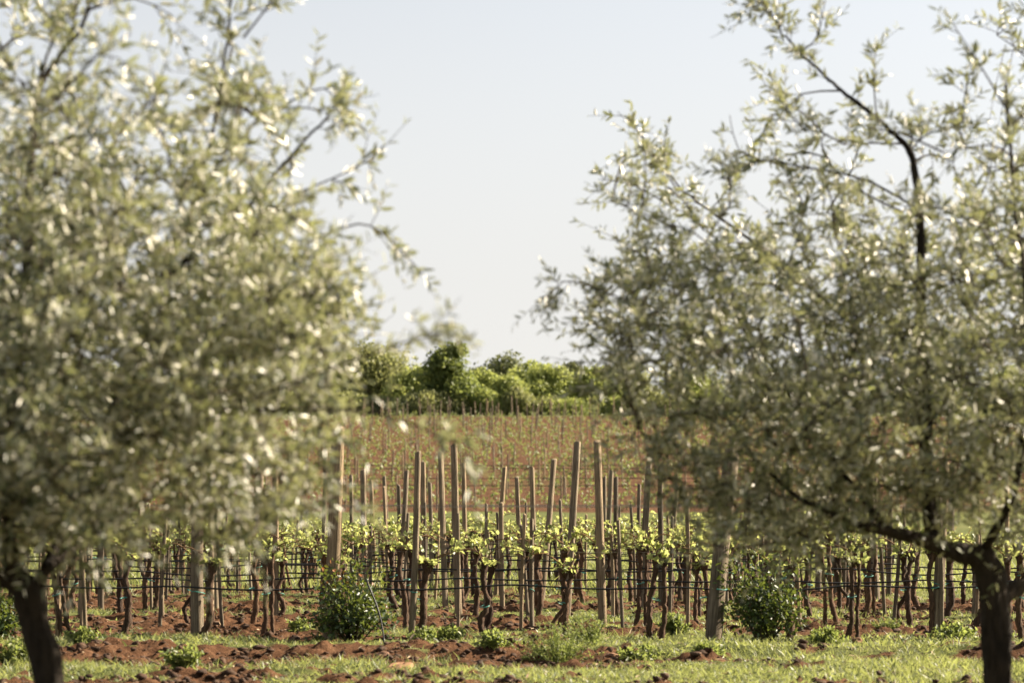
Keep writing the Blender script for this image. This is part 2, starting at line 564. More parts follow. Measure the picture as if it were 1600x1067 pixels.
def build_grass():
    V, Q, T, r = blades(190000, 17.6, 38.5, 0.02, 0.085, 0.007, 1.3, thr=0.22, lean=0.8)
    V2, Q2, T2, r2 = blades(50000, 38.0, 75, 0.08, 0.22, 0.02, 1.5, margin=2)
    V3, Q3, T3, r3 = blades(60000, 17.6, 34, 0.03, 0.075, 0.019, 1.3, thr=0.3, lean=1.5)   # broad low herbs in the turf
    n, n2 = len(V), len(V) + len(V2)
    me = np_mesh("grass", np.concatenate([V, V2, V3]), [np.concatenate([Q, Q2 + n, Q3 + n2]), np.concatenate([T, T2 + n, T3 + n2])], False,
                 {"rnd": ('FACE', np.concatenate([r, r2, r3 * 0.7, r, r2, r3 * 0.7]))})
    tag(obj("grass", me, M['grass']), "short green grass growing in patches on the red soil", "grass", kind="stuff")


build_grass()


def build_litter():
    n = 5200
    y = 17.6 + 20 * rng.random(n) ** 1.3
    x = (rng.random(n) * 2 - 1) * (0.215 * y + 0.8)
    P = np.stack([x, y, gz(x, y) + rng.uniform(0.006, 0.03, n)], 1)
    D = rand_dir(n); D[:, 2] *= 0.25
    Nn = rand_dir(n) * 0.5 + [0, 0, 1]
    L = 0.02 + 0.09 * rng.random(n) ** 2.5
    V, F, r = leaf_geo(P, D, Nn, L, np.minimum(L * 0.45, 0.018), LANCE, 0.2, 0.1)
    o = obj("dry_litter", np_mesh("dry_litter", V, F, False, {"rnd": ('FACE', r)}), M['litter'])
    tag(o, "pale dry straw and leaf litter scattered over the soil", "litter", kind="stuff")


build_litter()


# ------------------------------------------------------------------ front vineyard: rows across the view
ROWS = [25.2 + 2.3 * i for i in range(12)]


def row_right(i):
    Y = ROWS[i]
    return 0.235 * Y + 0.5 if Y < 34 else 0.161 * Y - 0.1


def row_left(i):
    return -(0.235 * ROWS[i] + 0.5)


ORD = ["first", "second", "third", "fourth", "fifth", "sixth", "seventh", "eighth", "ninth", "tenth", "eleventh", "twelfth"]


# --- wooden posts
def post_mesh(rad, H, seed, flat=False):
    rs = np.random.default_rng(seed)
    n, sides = 9, 14
    zs = np.linspace(-0.12, H, n)
    th = np.arange(sides) / sides * 2 * math.pi
    prof = 1 + 0.07 * np.sin(2 * th + rs.uniform(0, 6)) + 0.05 * np.sin(3 * th + rs.uniform(0, 6))
    ring, bx, by = [], rs.uniform(-0.015, 0.015), rs.uniform(-0.01, 0.01)
    for k, z in enumerate(zs):
        t = max(0, z / H)
        r = rad * (1.04 - 0.13 * t) * prof * (1 + rs.uniform(-0.02, 0.02, sides))
        ox, oy = bx * math.sin(t * 3.0), by * math.sin(t * 4.0)
        zz = np.full(sides, z)
        if k == n - 1:
            zz = z + 0.35 * rad * np.cos(th + seed)
        ring.append(np.stack([ox + r * np.cos(th), oy + r * np.sin(th), zz], 1))
    ring.append(ring[-1] * np.array([0.86, 0.86, 1]) + np.array([0, 0, 0.007]))
    V = np.concatenate(ring)
    n = len(ring)
    i = np.arange(n - 1)[:, None] * sides; j = np.arange(sides)[None, :]; j2 = (j + 1) % sides
    F = np.stack([i + j, i + j2, i + sides + j2, i + sides + j], -1).reshape(-1, 4)
    cap = np.array([[(n - 1) * sides + k for k in range(sides)]])
    return np_mesh("post", V, [F, cap], True)


def band_mesh(rad, z):
    g = Geo()
    th = np.linspace(0, 2 * math.pi, 15)
    P = np.stack([rad * 1.1 * np.cos(th), rad * 1.1 * np.sin(th), z + 0.012 * np.sin(th + 1)], 1)
    g.tube(P, 0.005, 5, cap=False)
    return g.mesh("tie_band", True)


# name, x top, y top, x base, y base, width in photo pixels, label
POSTS = [
    (530, 670, 516, 999, 21, "thick weathered end post rising behind the left rose bush"),
    (1143, 694, 1113, 1004, 25, "thick end post beside the right rose bush, half hidden by olive leaves"),
    (654, 707, 643, 992, 11, "slim leaning grey post just right of the left rose bush"),
    (902, 692, 885, 970, 12, "tall post leaning right, left one of the two tallest near the middle"),
    (932, 690, 942, 977, 12, "tall post leaning left, right one of the two tallest near the middle"),
    (709, 695, 717, 965, 11, "tall dark post leaning slightly left, under the blurred olive twigs"),
    (688, 707, 696, 950, 9, "slender post bowing left beside the tall dark post"),
    (866, 718, 846, 944, 9, "grey post leaning strongly right, left of the two tallest posts"),
    (788, 730, 775, 930, 8, "grey post leaning right behind the short bare stake"),
    (783, 786, 785, 955, 8, "short bare stake in front of the right leaning grey post"),
    (807, 746, 815, 926, 7, "dark post with a slanting top leaning left in the middle rows"),
    (831, 812, 831, 972, 7, "short pale stake reaching only as high as the vine leaves"),
    (724, 724, 729, 930, 8, "pale straight post just right of the tall dark post"),
    (661, 723, 664, 938, 8, "post standing right behind the slim leaning grey post"),
    (672, 755, 674, 925, 7, "shorter post between the slim grey post and the bowed slender post"),
    (636, 736, 624, 922, 8, "dark post leaning right above the rose bush tip"),
    (600, 761, 609, 936, 6, "thin pointed stake straight above the left rose bush"),
    (567, 734, 571, 920, 9, "grey square cut post right of the thick end post"),
    (548, 743, 550, 922, 6, "thin post standing close to the thick left end post"),
    (962, 746, 964, 925, 8, "lone straight post right of the two tallest posts"),
    (1014, 720, 1001, 955, 11, "broad brown post reaching up into the right olive leaves"),
    (1031, 730, 1033, 950, 9, "lit grey post close to the right olive crown edge"),
    (999, 757, 998, 928, 6, "thin post left of the broad brown post"),
    (1073, 770, 1072, 928, 7, "post with sunlit side left of the right thick end post"),
    (1190, 790, 1190, 930, 9, "grey post above the right rose bush"),
    (1263, 750, 1263, 926, 8, "thin upright post right of the right rose bush"),
    (1282, 735, 1278, 932, 10, "pale post second from the right rose bush"),
    (1308, 740, 1306, 929, 9, "post left of the paired old vine stems on the right"),
    (1368, 748, 1365, 934, 8, "post under the left reaching olive limb"),
    (1392, 752, 1388, 930, 8, "post at the open end of the back rows under the olive limb"),
    (1476, 720, 1462, 989, 17, "stout leaning post left of the right olive trunk"),
    (1571, 740, 1573, 958, 8, "thin post right behind the right olive trunk"),
    (330, 700, 330, 958, 10, "post between the two leftmost clumps seen below the left olive crown"),
    (310, 735, 309, 1008, 19, "thick stub of a post with teal ties below the left olive crown"),
    (92, 730, 92, 990, 10, "reddish post just right of the left olive trunk"),
    (127, 745, 126, 958, 8, "dark post second from the left olive trunk"),
    (157, 752, 158, 950, 9, "grey post in the weeds third from the left olive trunk"),
    (508, 704, 503, 948, 7, "thin post left of and behind the thick left end post"),
    (430, 735, 431, 962, 10, "post behind the paired vine stems left of the rose bush"),
]
post_xy = []
for k, (xt, yt, xb, yb, w, lab) in enumerate(POSTS):
    Y = depth_of(yb)
    i = int(np.argmin([abs(Y - r) for r in ROWS]))
    Y = ROWS[i] + random.uniform(-0.05, 0.05) if k > 1 else 24.9
    b = at(xb, 900, Y); t = at(xt, yt, Y)
    zb = gz1(b[0], Y)
    base = Vector((b[0], Y, zb)); top = Vector((t[0], Y + random.uniform(-0.06, 0.06), t[2]))
    H = (top - base).length
    rad = w / FPX * Y / 2
    e = empty("wooden_post", base)
    e.rotation_euler = (top - base).to_track_quat('Z', 'Y').to_euler()
    tag(e, lab, "post", "wooden trellis posts in the front vineyard")
    obj("shaft", post_mesh(rad, H, k), M['post'], e)
    if k in (1, 2, 3, 4, 5, 9, 11, 20, 33, 30):
        obj("tie_band", band_mesh(rad, random.uniform(0.42, 0.66)), M['tie'], e)
    post_xy.append((i, b[0]))

# further posts of the back rows, each its own copy
protos = [post_mesh(0.04 + 0.004 * (k % 3), 1.0, 100 + k) for k in range(6)]
for i in range(2, 12):
    x = row_left(i) + random.uniform(0, 2)
    while x < row_right(i):
        ppx = 800 + x / ROWS[i] * FPX
        if all(not (pi == i and abs(px_ - x) < 1.2) for pi, px_ in post_xy) and (i > 5 or ppx < 480 or ppx > 1050):
            h = random.uniform(1.55, 2.0)
            e = empty("wooden_post", (x, ROWS[i], gz1(x, ROWS[i])))
            e.rotation_euler = (random.gauss(0, 0.03), random.gauss(0, 0.04), random.uniform(0, 6))
            tag(e, f"weathered wooden post in the {ORD[i]} trellis row from the front", "post", f"plain posts of the {ORD[i]} trellis row")
            s = obj("shaft", random.choice(protos), M['post'], e)
            s.scale = (1, 1, h)
        x += random.uniform(3.4, 5.2)


# --- old vines
def make_vine(seed, double=False):
    rs = np.random.default_rng(seed)
    root = empty("grapevine", (0, 0, 0))
    g = Geo()
    hz = rs.uniform(0.68, 0.82)
    head = np.array([rs.uniform(-0.06, 0.06), rs.uniform(-0.04, 0.04), hz])
    for s in range(2 if double else 1):
        off = np.array([(s - 0.5) * 0.11 if double else 0, rs.uniform(-0.03, 0.03), 0])
        pts = [off + [0, 0, -0.1], off + [rs.uniform(-0.02, 0.02), 0, 0.02]]
        for f in (0.25, 0.5, 0.75):
            pts.append(off * (1 - 0.4 * f) + head * [f, f, f] + [rs.uniform(-0.045, 0.045), rs.uniform(-0.03, 0.03), 0])
        h2 = head + ([(s - 0.5) * 0.08, 0, rs.uniform(-0.05, 0.03)] if double else [0, 0, 0])
        pts += [h2, h2 + [rs.uniform(-0.02, 0.02), 0, 0.06]]
        C = curve_pts(pts, 34)
        C[:, :2] += np.random.default_rng(seed + 9).normal(0, 0.0035, (34, 2))
        t = np.linspace(0, 1, 34)
        b = rs.uniform(0.022, 0.038) * (0.85 if double else 1)
        rad = b * (1.25 - 0.5 * t + 0.5 * np.exp(-((t - 0.9) / 0.09) ** 2) + 0.3 * np.exp(-(t / 0.12) ** 2)) * (1 + rs.uniform(-0.13, 0.13, 34))
        g.tube(C, rad, 10, wob=0.2)
        for q in range(3):                                   # knobbly spurs of the old head
            d = np.array([rs.uniform(-1, 1), rs.uniform(-0.5, 0.5), rs.uniform(0.2, 1)])
            d /= np.linalg.norm(d)
            g.tube(np.array([h2 - [0, 0, 0.03], h2 + d * 0.05, h2 + d * 0.09]), [b * 1.1, b * 0.8, b * 0.5], 7, wob=0.15)
    obj("trunk", g.mesh("trunk", True), M['vine_bark'], root)
    LP, LD, LN, LL = [], [], [], []
    for sgn in (-1, 1):
        c = Geo()
        ln = rs.uniform(0.28, 0.5)
        arc = np.array([head + [0, 0, 0.02], head + [sgn * 0.08, rs.uniform(-0.04, 0.04), rs.uniform(0.1, 0.2)],
                        head + [sgn * ln * 0.55, rs.uniform(-0.03, 0.03), rs.uniform(0.17, 0.24)], head + [sgn * ln, rs.uniform(-0.03, 0.03), rs.uniform(0.1, 0.19)]])
        C = curve_pts(arc, 9)
        c.tube(C, np.linspace(0.009, 0.005, 9), 6)
        for f in range(rs.integers(4, 7)):                  # green shoots with leaves off the cane
            p = C[min(8, 2 + int(rs.random() * 7))]
            d = np.array([rs.uniform(-0.6, 0.6), rs.uniform(-0.7, 0.7), rs.uniform(0.2, 1.0)])
            d /= np.linalg.norm(d)
            sl = rs.uniform(0.05, 0.17)
            Q = np.array([p, p + d * sl * 0.5 + [0, 0, 0.01], p + d * sl + [0, 0, 0.02]])
            c.tube(Q, [0.004, 0.003, 0.002], 4)
            for q in range(rs.integers(2, 7)):
                LP.append(Q[0] + (Q[2] - Q[0]) * rs.random() + rs.normal(0, 0.008, 3))
                LD.append(d * 0.3 + rs.normal(0, 0.8, 3)); LN.append([rs.normal(0, 0.7), rs.normal(0, 0.7), 0.7])
                LL.append(rs.uniform(0.028, 0.068))
        obj("cane", c.mesh("cane", True), M['cane'], root)
    for q in range(rs.integers(12, 24)):                      # tuft of leaves on the head itself
        d = rs.normal(0, 1, 3); d[2] = abs(d[2]) * 0.5; d /= np.linalg.norm(d)
        LP.append(head + d * rs.uniform(0.02, 0.12) + [0, 0, 0.03]); LD.append(d + rs.normal(0, 0.5, 3)); LN.append([rs.normal(0, 0.7), rs.normal(0, 0.7), 0.7])
        LL.append(rs.uniform(0.035, 0.08))
    LL = np.array(LL)
    V, F, r = leaf_geo(np.array(LP), np.array(LD), np.array(LN), LL, LL * 0.98, LOBED, 0.2, 0.2)
    obj("foliage", np_mesh("foliage", V, F, False, {"rnd": ('FACE', r)}), M['vine_leaf'], root)
    obj("tie", band_mesh(0.042, hz * rs.uniform(0.45, 0.7)), M['tie'], root)
    return root


VPROTO = [make_vine(500 + k, double=(k % 3 == 1)) for k in range(9)]
used = [False] * len(VPROTO)


def place_vine(k, x, Y, sc, label, group):
    if used[k]:
        o = dup(VPROTO[k])
    else:
        o = VPROTO[k]; used[k] = True
    o.location = (x, Y, gz1(x, Y))
    o.rotation_euler = (random.gauss(0, 0.04), random.gauss(0, 0.05), random.choice((0, math.pi)) + random.gauss(0, 0.15))
    o.scale = (sc, sc, sc * random.uniform(0.95, 1.06))
    return tag(o, label, "grapevine", group)


VROW1 = [(-20, 0, "gnarled grapevine left of the left olive trunk"), (100, 1, "dark vine stems right beside the left olive trunk"),
         (195, 0, "single upright grapevine below the left olive crown, flared at its foot"), (320, 3, "vine growing against the thick stub of a post with teal ties"),
         (416, 1, "paired vine stems left of the left rose bush"), (532, 2, "vine hidden behind the left rose bush"), (650, 3, "leafy vine tied to the slim leaning post by the rose bush"),
         (757, 2, "lone dark vine with a forked foot in the middle of the front row"), (878, 4, "gnarled vine bound to the left of the two tallest posts"),
         (1022, 7, "paired slender vine stems tied together right of the two tallest posts"), (1120, 5, "vine growing up the right thick end post"),
         (1232, 6, "vine partly hidden behind the right rose bush"), (1328, 1, "paired old vine stems leaning in the right of the front row"),
         (1455, 8, "vine leaning with the stout post left of the right olive trunk"), (1594, 0, "vine at the right edge beside the right olive trunk")]
for px_, k, lab in VROW1:
    x = at(px_, 900, ROWS[0])[0]
    place_vine(k, x, ROWS[0] + random.uniform(-0.05, 0.05), 1.02, lab, "vines of the front row")
for i in range(1, 12):
    x = row_left(i) + random.uniform(0, 0.5)
    while x < row_right(i):
        place_vine(random.randrange(len(VPROTO)), x, ROWS[i] + random.uniform(-0.06, 0.06), random.uniform(0.94, 1.1),
                   f"gnarled grapevine with fresh leaves in the {ORD[i]} row from the front", f"vines of the {ORD[i]} row")
        x += random.uniform(0.66, 1.0)


# --- thin stakes set beside many of the vines
stk = [post_mesh(0.021, 1.0, 160 + k) for k in range(5)]
for i in range(0, 10):
    x = row_left(i) + random.uniform(0, 0.8)
    while x < row_right(i):
        if i > 0 or (x < -3.2 or x > 3.0):
            e = obj("vine_stake", random.choice(stk), M['post'])
            y = ROWS[i] + random.uniform(-0.12, 0.12)
            e.location = (x, y, gz1(x, y))
            e.rotation_euler = (random.gauss(0, 0.03), random.gauss(0, 0.05), random.uniform(0, 6))
            e.scale = (1, 1, random.uniform(0.85, 1.5))
            tag(e, f"thin wooden stake supporting a vine in the {ORD[i]} row from the front", "stake", f"thin vine stakes of the {ORD[i]} row")
        x += random.uniform(0.7, 1.7)


# --- drip hoses and wires, one of each level per row
def line_mesh(name, i, z, rad, sag, jit, sides):
    xs = np.arange(row_left(i) - 0.5, row_right(i) + 0.3, 0.22)
    ph = np.random.default_rng(int(i * 31 + z * 100))
    k1 = vnoise(xs * 0.8, xs * 0 + i * 3.7, int(z * 100)) - 0.5
    k2 = vnoise(xs * 0.33, xs * 0 + i * 1.9, int(z * 77)) - 0.5
    s = np.abs(np.sin(xs * math.pi / 1.75 + i))
    P = np.stack([xs, ROWS[i] - 0.05 + k1 * jit * 2, z - sag * s + k1 * jit + k2 * jit * 2 + gz1(0, ROWS[i]) * 0.3], 1)
    g = Geo(); g.tube(P, rad, sides)
    return g.mesh(name, True)


for i in range(12):
    o = obj("drip_hose", line_mesh("drip_hose", i, 0.57, 0.0095, 0.035, 0.05, 7), M['hose'])
    tag(o, f"black drip irrigation hose strung along the {ORD[i]} vine row from the front", "hose", "drip hoses of the front vineyard")
    for z, nm in ((0.9, "lower"), (1.36, "upper")):
        o = obj("trellis_wire", line_mesh("trellis_wire", i, z, 0.0014, 0.008, 0.01, 4), M['wire'])
        tag(o, f"thin {nm} trellis wire stretched along the {ORD[i]} vine row from the front", "wire", "trellis wires of the front vineyard")


# ------------------------------------------------------------------ rose bushes
def rose_bush(px_c, py_b, wpx, hpx, label, seed):
    rs = np.random.default_rng(seed)
    Y = 24.6
    c = at(px_c, 900, Y)
    k = Y / FPX
    W, H = wpx * k, hpx * k
    root = empty("rose_bush", (c[0], Y, gz1(c[0], Y)))
    tag(root, label, "rose bush", "rose bushes at the row ends")
    LP, LD = [], []
    g = Geo()
    for s in range(60):
        a = rs.uniform(0, 6.283)
        rr = W * 0.5 * rs.random() ** 0.6
        tip = np.array([math.cos(a) * rr, math.sin(a) * rr * 0.9, H * (rs.uniform(0.25, 0.95)) * (1 - 0.45 * (rr / (W * 0.5)) ** 2)])
        if s < 11:
            tip = np.array([rs.uniform(-0.55, 0.6) * W, rs.uniform(-0.25, 0.25), H * rs.uniform(0.7, 1.18)])
        b0 = np.array([tip[0] * 0.12, tip[1] * 0.12, -0.03])
        mid = b0 * 0.4 + tip * 0.6 + [0, 0, 0.12 * H] + rs.normal(0, 0.02, 3)
        C = curve_pts([b0, mid, tip], 8)
        g.tube(C, np.linspace(0.008, 0.003, 8), 5)
        n = 38
        t = 0.25 + 0.75 * rs.random(n) ** 0.7
        P = np.stack([np.interp(t * 7, np.arange(8), C[:, q]) for q in range(3)], 1) + rs.normal(0, 0.075, (n, 3))
        P[:, 2] = np.maximum(P[:, 2], 0.02)
        LP.append(P); LD.append(rs.normal(0, 1, (n, 3)) + unit(tip - b0) * 0.5)
    obj("stem", g.mesh("stem", True), M['rose_stem'], root)
    LP, LD = np.concatenate(LP), np.concatenate(LD)
    n = len(LP)
    L = rs.uniform(0.03, 0.062, n)
    Nn = rs.normal(0, 0.7, (n, 3)); Nn[:, 2] = 0.8
    V, F, r = leaf_geo(LP, LD, Nn, L, L * 0.62, OVAL, 0.15, 0.15)
    rr = np.repeat(LP[:, 2] / H, 2)                       # the red young leaves sit at the shoot tips
    r = np.clip(r * 0.85 + np.where(rr > 0.72, 0.22, 0.0) * (r > 0.35), 0, 1)
    if seed != 31:
        r = np.minimum(r, 0.85)
    obj("foliage", np_mesh("foliage", V, F, False, {"rnd": ('FACE', r)}), M['rose_leaf'], root)
    return root


rose_bush(553, 1008, 138, 122, "dark green rose bush with reddish young shoots at the left thick end post", 31)
rose_bush(1192, 1008, 130, 122, "dark glossy rose bush without red shoots at the right thick end post", 32)
rose_bush(-8, 1010, 80, 75, "low dark bush at the left edge behind the left olive trunk", 33)

g = Geo()
g.tube(curve_pts([at(572, 905, 24.2), at(590, 950, 24.1), at(598, 985, 24.05), at(601, 1016, 24.0)], 14), 0.009, 7)
tag(obj("irrigation_tube", g.mesh("irrigation_tube", True), M['hose']), "thin black tube curving down through the left rose bush to the soil", "hose")

# ------------------------------------------------------------------ stones and weeds
def stone(px_, py_, w, h, label, seed):
    rs = np.random.default_rng(seed)
    Y = depth_of(py_)
    p = at(px_, py_, Y)
    import bmesh
    bm = bmesh.new()
    bmesh.ops.create_icosphere(bm, subdivisions=3, radius=1)
    k = Y / FPX
    off = rs.uniform(0, 50)
    for v in bm.verts:
        n = mnoise.noise(v.co * 1.3 + Vector((off, 0, 0)))
        n2 = mnoise.noise(v.co * 3.1 + Vector((0, off, 0)))
        v.co *= 1 + 0.35 * n + 0.12 * n2
        v.co = Vector((v.co.x * w * k / 2, v.co.y * w * k / 2, v.co.z * h * k / 2))
    me = bpy.data.meshes.new("stone"); bm.to_mesh(me); bm.free()
    o = obj("stone", me, M['stone'])
    o.location = (p[0], Y, gz1(p[0], Y) + h * k * 0.25)
    o.rotation_euler = (rs.uniform(-.3, .3), rs.uniform(-.3, .3), rs.uniform(0, 6))
    tag(o, label, "stone", "stones on the soil")


stone(598, 1026, 25, 22, "largest reddish stone on the soil right of the left rose bush", 1)
stone(700, 978, 22, 15, "pale pinkish stone at the foot of the tall dark post", 2)
stone(625, 1041, 44, 9, "flat slab of pale soil just in front of the largest reddish stone", 3)
stone(960, 1021, 26, 9, "low flat stone left of the right thick end post", 4)
stone(1340, 1003, 16, 11, "small stone below the paired old vine stems", 5)


def weed_mesh(seed, W, H, n, fine=False):
    rs = np.random.default_rng(seed)
    g = Geo()
    LP, LD = [], []
    for s in range(n):
        a = rs.uniform(0, 6.283); rr = W / 2 * rs.random() ** 0.6
        rr *= rs.uniform(0.6, 1.5)
        tip = np.array([math.cos(a) * rr, math.sin(a) * rr, H * rs.uniform(0.25, 1.15) * (1 - 0.3 * min(1, rr / (W / 2)))])
        C = curve_pts([[tip[0] * 0.35, tip[1] * 0.35, -0.02], tip * [0.7, 0.7, 0.7], tip], 6)
        g.tube(C, np.linspace(0.004, 0.0015, 6), 4)
        m = 26 if fine else 16
        t = 0.15 + 0.85 * rs.random(m)
        P = np.stack([np.interp(t * 5, np.arange(6), C[:, q]) for q in range(3)], 1)
        LP.append(P); LD.append(rs.normal(0, 1, (m, 3)) + [0, 0, 0.5])
    LP, LD = np.concatenate(LP), np.concatenate(LD)
    k = len(LP)
    L = rs.uniform(0.02, 0.05, k) * (0.75 if fine else 1.15)
    Nn = rs.normal(0, 0.7, (k, 3)); Nn[:, 2] = 0.8
    V, F, r = leaf_geo(LP, LD, Nn, L, L * (0.28 if fine else 0.5), LANCE, 0.15, 0.2)
    return g.mesh("stalk", True), np_mesh("foliage", V, F, False, {"rnd": ('FACE', r)})


WEEDS = [(868, 1030, 125, 72, 60, "tall bushy green weed in front of the two tallest posts"),
         (915, 1012, 80, 56, 36, "pale weed clump behind the tall bushy weed"),
         (1388, 985, 48, 28, 26, "bright yellow green weed right of the paired old vine stems"),
         (285, 1052, 62, 34, 30, "leafy weed on the soil below the left olive crown"),
         (1055, 990, 48, 28, 26, "dark green weed tuft under the paired slender vine stems"),
         (700, 1000, 60, 26, 26, "low weed clump left of the lone dark vine"),
         (660, 1003, 50, 24, 22, "low weed at the foot of the slim leaning post"),
         (1490, 1003, 70, 26, 28, "spreading weed at the foot of the stout leaning post"),
         (1290, 1006, 60, 30, 26, "weed clump right of the right rose bush"),
         (1560, 1012, 60, 28, 24, "weed behind the foot of the right olive trunk"),
         (130, 1008, 55, 26, 24, "weed clump right of the left olive trunk"),
         (20, 1040, 60, 42, 30, "thick green weed left of the left olive trunk"),
         (470, 985, 50, 24, 22, "weed clump left of the left rose bush"),
         (770, 1018, 60, 26, 24, "low green weed in front of the lone dark vine"),
         (1000, 1022, 70, 24, 26, "flat green weed mat left of the right thick end post"),
         (1110, 1024, 50, 22, 22, "small weed at the foot of the right thick end post")]
for q, (px_, py_, w, h, n, lab) in enumerate(WEEDS):
    Y = depth_of(py_)
    p = at(px_, py_, Y)
    k = Y / FPX
    e = empty("weed_plant", (p[0], Y, gz1(p[0], Y)), random.uniform(0, 6))
    tag(e, lab, "weed", "weeds on the headland")
    s, f = weed_mesh(900 + q, w * k, h * k, n * 2, q in (0, 1, 2))
    obj("stalk", s, M['weed'], e); obj("foliage", f, M['weed'], e)


# ------------------------------------------------------------------ olive trees
def poly_test(px, py, poly):
    """inside flag and distance to the outline, for arrays of points"""
    P = np.asarray(poly, float); Q = np.roll(P, -1, 0)
    inside = np.zeros(len(px), bool); dist = np.full(len(px), 1e9)
    for a, b in zip(P, Q):
        c = (a[1] > py) != (b[1] > py)
        xi = (b[0] - a[0]) * (py - a[1]) / (b[1] - a[1] + 1e-9) + a[0]
        inside ^= c & (px < xi)
        d = b - a
        t = np.clip(((px - a[0]) * d[0] + (py - a[1]) * d[1]) / (d @ d), 0, 1)
        dist = np.minimum(dist, np.hypot(px - a[0] - t * d[0], py - a[1] - t * d[1]))
    return inside, dist


def olive_tree(label, trunk_px, trunk_r, limbs, sprigs, poly, Yc, depth, dens, nb, seed, leaf_scale=1.0, inset=40):
    rs = np.random.default_rng(seed)
    base = at(trunk_px[0][0], trunk_px[0][1], Yc)
    root = empty("olive_tree", (base[0], Yc, 0))
    off = np.array([base[0], Yc, 0.0])
    tag(root, label, "olive tree", "olive trees framing the view")
    tr = np.array([at(x, y, Yc + d) for x, y, d in trunk_px]) - off
    tr[0][2] = -0.05
    g = Geo()
    C = curve_pts(tr, 48)
    t = np.linspace(0, 1, 48)
    g.tube(C, trunk_r * (1.5 * np.exp(-(t / 0.10) ** 2) * 0.35 + 1.05 - 0.12 * t + 0.12 * np.exp(-((t - 1) / 0.12) ** 2)) * (1 + 0.06 * np.sin(t * 19)), 28, wob=0.03)
    ctr = np.repeat(C, 28, 0); tv = g.V[-1]              # flutes, swellings and scars of an old stem
    for q in range(len(tv)):
        e = tv[q] - ctr[q]; u = e / np.linalg.norm(e)
        nz = mnoise.noise(Vector((u[0] * 2.2, u[1] * 2.2, tv[q][2] * 1.6 + seed))) + 0.6 * mnoise.noise(Vector((u[0] * 5, u[1] * 5, tv[q][2] * 6)))
        tv[q] = tv[q] + e * 0.26 * nz
    obj("trunk", g.mesh("trunk", True), M['olive_bark'], root)
    nodes = list(C[-6:])
    LS = []
    for (pts, r0, r1) in limbs:
        L = np.array([at(x, y, Yc + d) for x, y, d in pts]) - off
        n = 8 * len(pts)
        C = curve_pts(L, n)
        C += np.cumsum(rs.normal(0, 0.006, C.shape), 0) * np.linspace(0, 1, n)[:, None]
        g = Geo()
        g.tube(C, (r1 + (r0 - r1) * (1 - np.linspace(0, 1, n)) ** 1.7) * (1 + rs.uniform(-0.08, 0.08, n)), 10, wob=0.08)
        obj("limb", g.mesh("limb", True), M['olive_bark'], root)
        nodes += list(C[::2])
        for k in range(int(n * 0.5), n):                    # leafy shoots straight off the limb's outer half
            for _ in range(2 if k > n * 0.85 else int(rs.random() < 0.5)):
                dl = unit(C[min(k + 1, n - 1)] - C[k - 1])
                LS.append((C[k], dl * 0.6 + rs.normal(0, 0.6, 3) + [0, 0, 0.2], rs.uniform(0.12, 0.3)))
    # crown points inside the real crown volume
    P = np.asarray(poly, float)
    N = nb * 14
    px = rs.uniform(P[:, 0].min(), P[:, 0].max(), N); py = rs.uniform(P[:, 1].min(), P[:, 1].max(), N)
    ins, dist = poly_test(px, py, poly)
    ins &= dist > inset * rs.random(N)
    px, py, dist = px[ins], py[ins], dist[ins]
    w = np.clip(dist / 240.0, 0, 1)
    half = depth * np.sqrt(1 - (1 - w) ** 2) + 0.12
    dy = half * np.clip(rs.normal(0, 0.55, len(px)), -1, 1)
    T = at_np(px, py, Yc + dy) - off
    cl = np.array([mnoise.noise(Vector(p * 1.9) + Vector((seed, 0, 0))) + 0.5 * mnoise.noise(Vector(p * 4.1)) + 0.6 * mnoise.noise(Vector(p * 0.9) + Vector((0, seed, 0))) for p in T])
    up = np.clip((560 - py) / 300, 0, 1)                 # the top of the crown is thin and clumped
    keep = rs.random(len(px)) < dens(px, py, dist) * np.clip(0.75 - 0.3 * up + (1.2 + 1.0 * up) * cl, 0.02, 1)
    T = T[keep][:nb]
    nd = np.array(nodes)
    order = np.argsort([np.min(np.linalg.norm(nd - p, axis=1)) for p in T])
    T = T[order]
    NP = np.zeros((len(nd) + len(T) * 4 + 400, 3)); NP[:len(nd)] = nd
    cnt = len(nd)
    SP, SD, SL = [], [], []                               # leafy sprays: start, direction, length
    br = Geo()
    for p in T:
        d = NP[:cnt] - p
        dd = np.linalg.norm(d, axis=1) + np.where(d[:, 2] > 0.05, d[:, 2] * 0.9, 0)
        q = NP[int(np.argmin(dd))].copy()
        ln = np.linalg.norm(p - q)
        if ln < 0.03:
            continue
        mid = (p + q) / 2 + rs.normal(0, 0.07, 3) * ln + np.array([0, 0, 0.10 * ln])
        C = curve_pts([q, mid, p], 5)
        br.tube(C, np.linspace(0.004 + 0.006 * min(ln, 1.2), 0.0028, 5), 5, cap=False)
        NP[cnt:cnt + 4] = C[1:]; cnt += 4
        bd = unit(p - q)
        ns = int(3 + min(6, ln * 9))
        for k in range(ns):
            f = rs.uniform(0.3, 1.0) if k else 1.0
            s = C[int(f * 4)]
            dr = bd * 0.55 + rs.normal(0, 0.6, 3) + np.array([0, 0, 0.22])
            SP.append(s); SD.append(dr); SL.append(rs.uniform(0.14, 0.34))
    for a, b, c in LS:
        SP.append(a); SD.append(b); SL.append(c)
    for (pts, r0) in sprigs:                              # single long shoots that stick out of the crown
        L = np.array([at(x, y, Yc + d) for x, y, d in pts]) - off
        C = curve_pts(L, 10)
        br.tube(C, np.linspace(r0, 0.002, 10), 5)
        for k in range(len(pts) + 5):
            f = rs.uniform(0.35, 1.0)
            i = int(f * 9)
            SP.append(C[i]); SD.append(unit(C[i] - C[max(0, i - 1)]) * 0.8 + rs.normal(0, 0.5, 3)); SL.append(rs.uniform(0.09, 0.2))
    SP, SD, SL = np.array(SP), unit(np.array(SD)), np.array(SL)
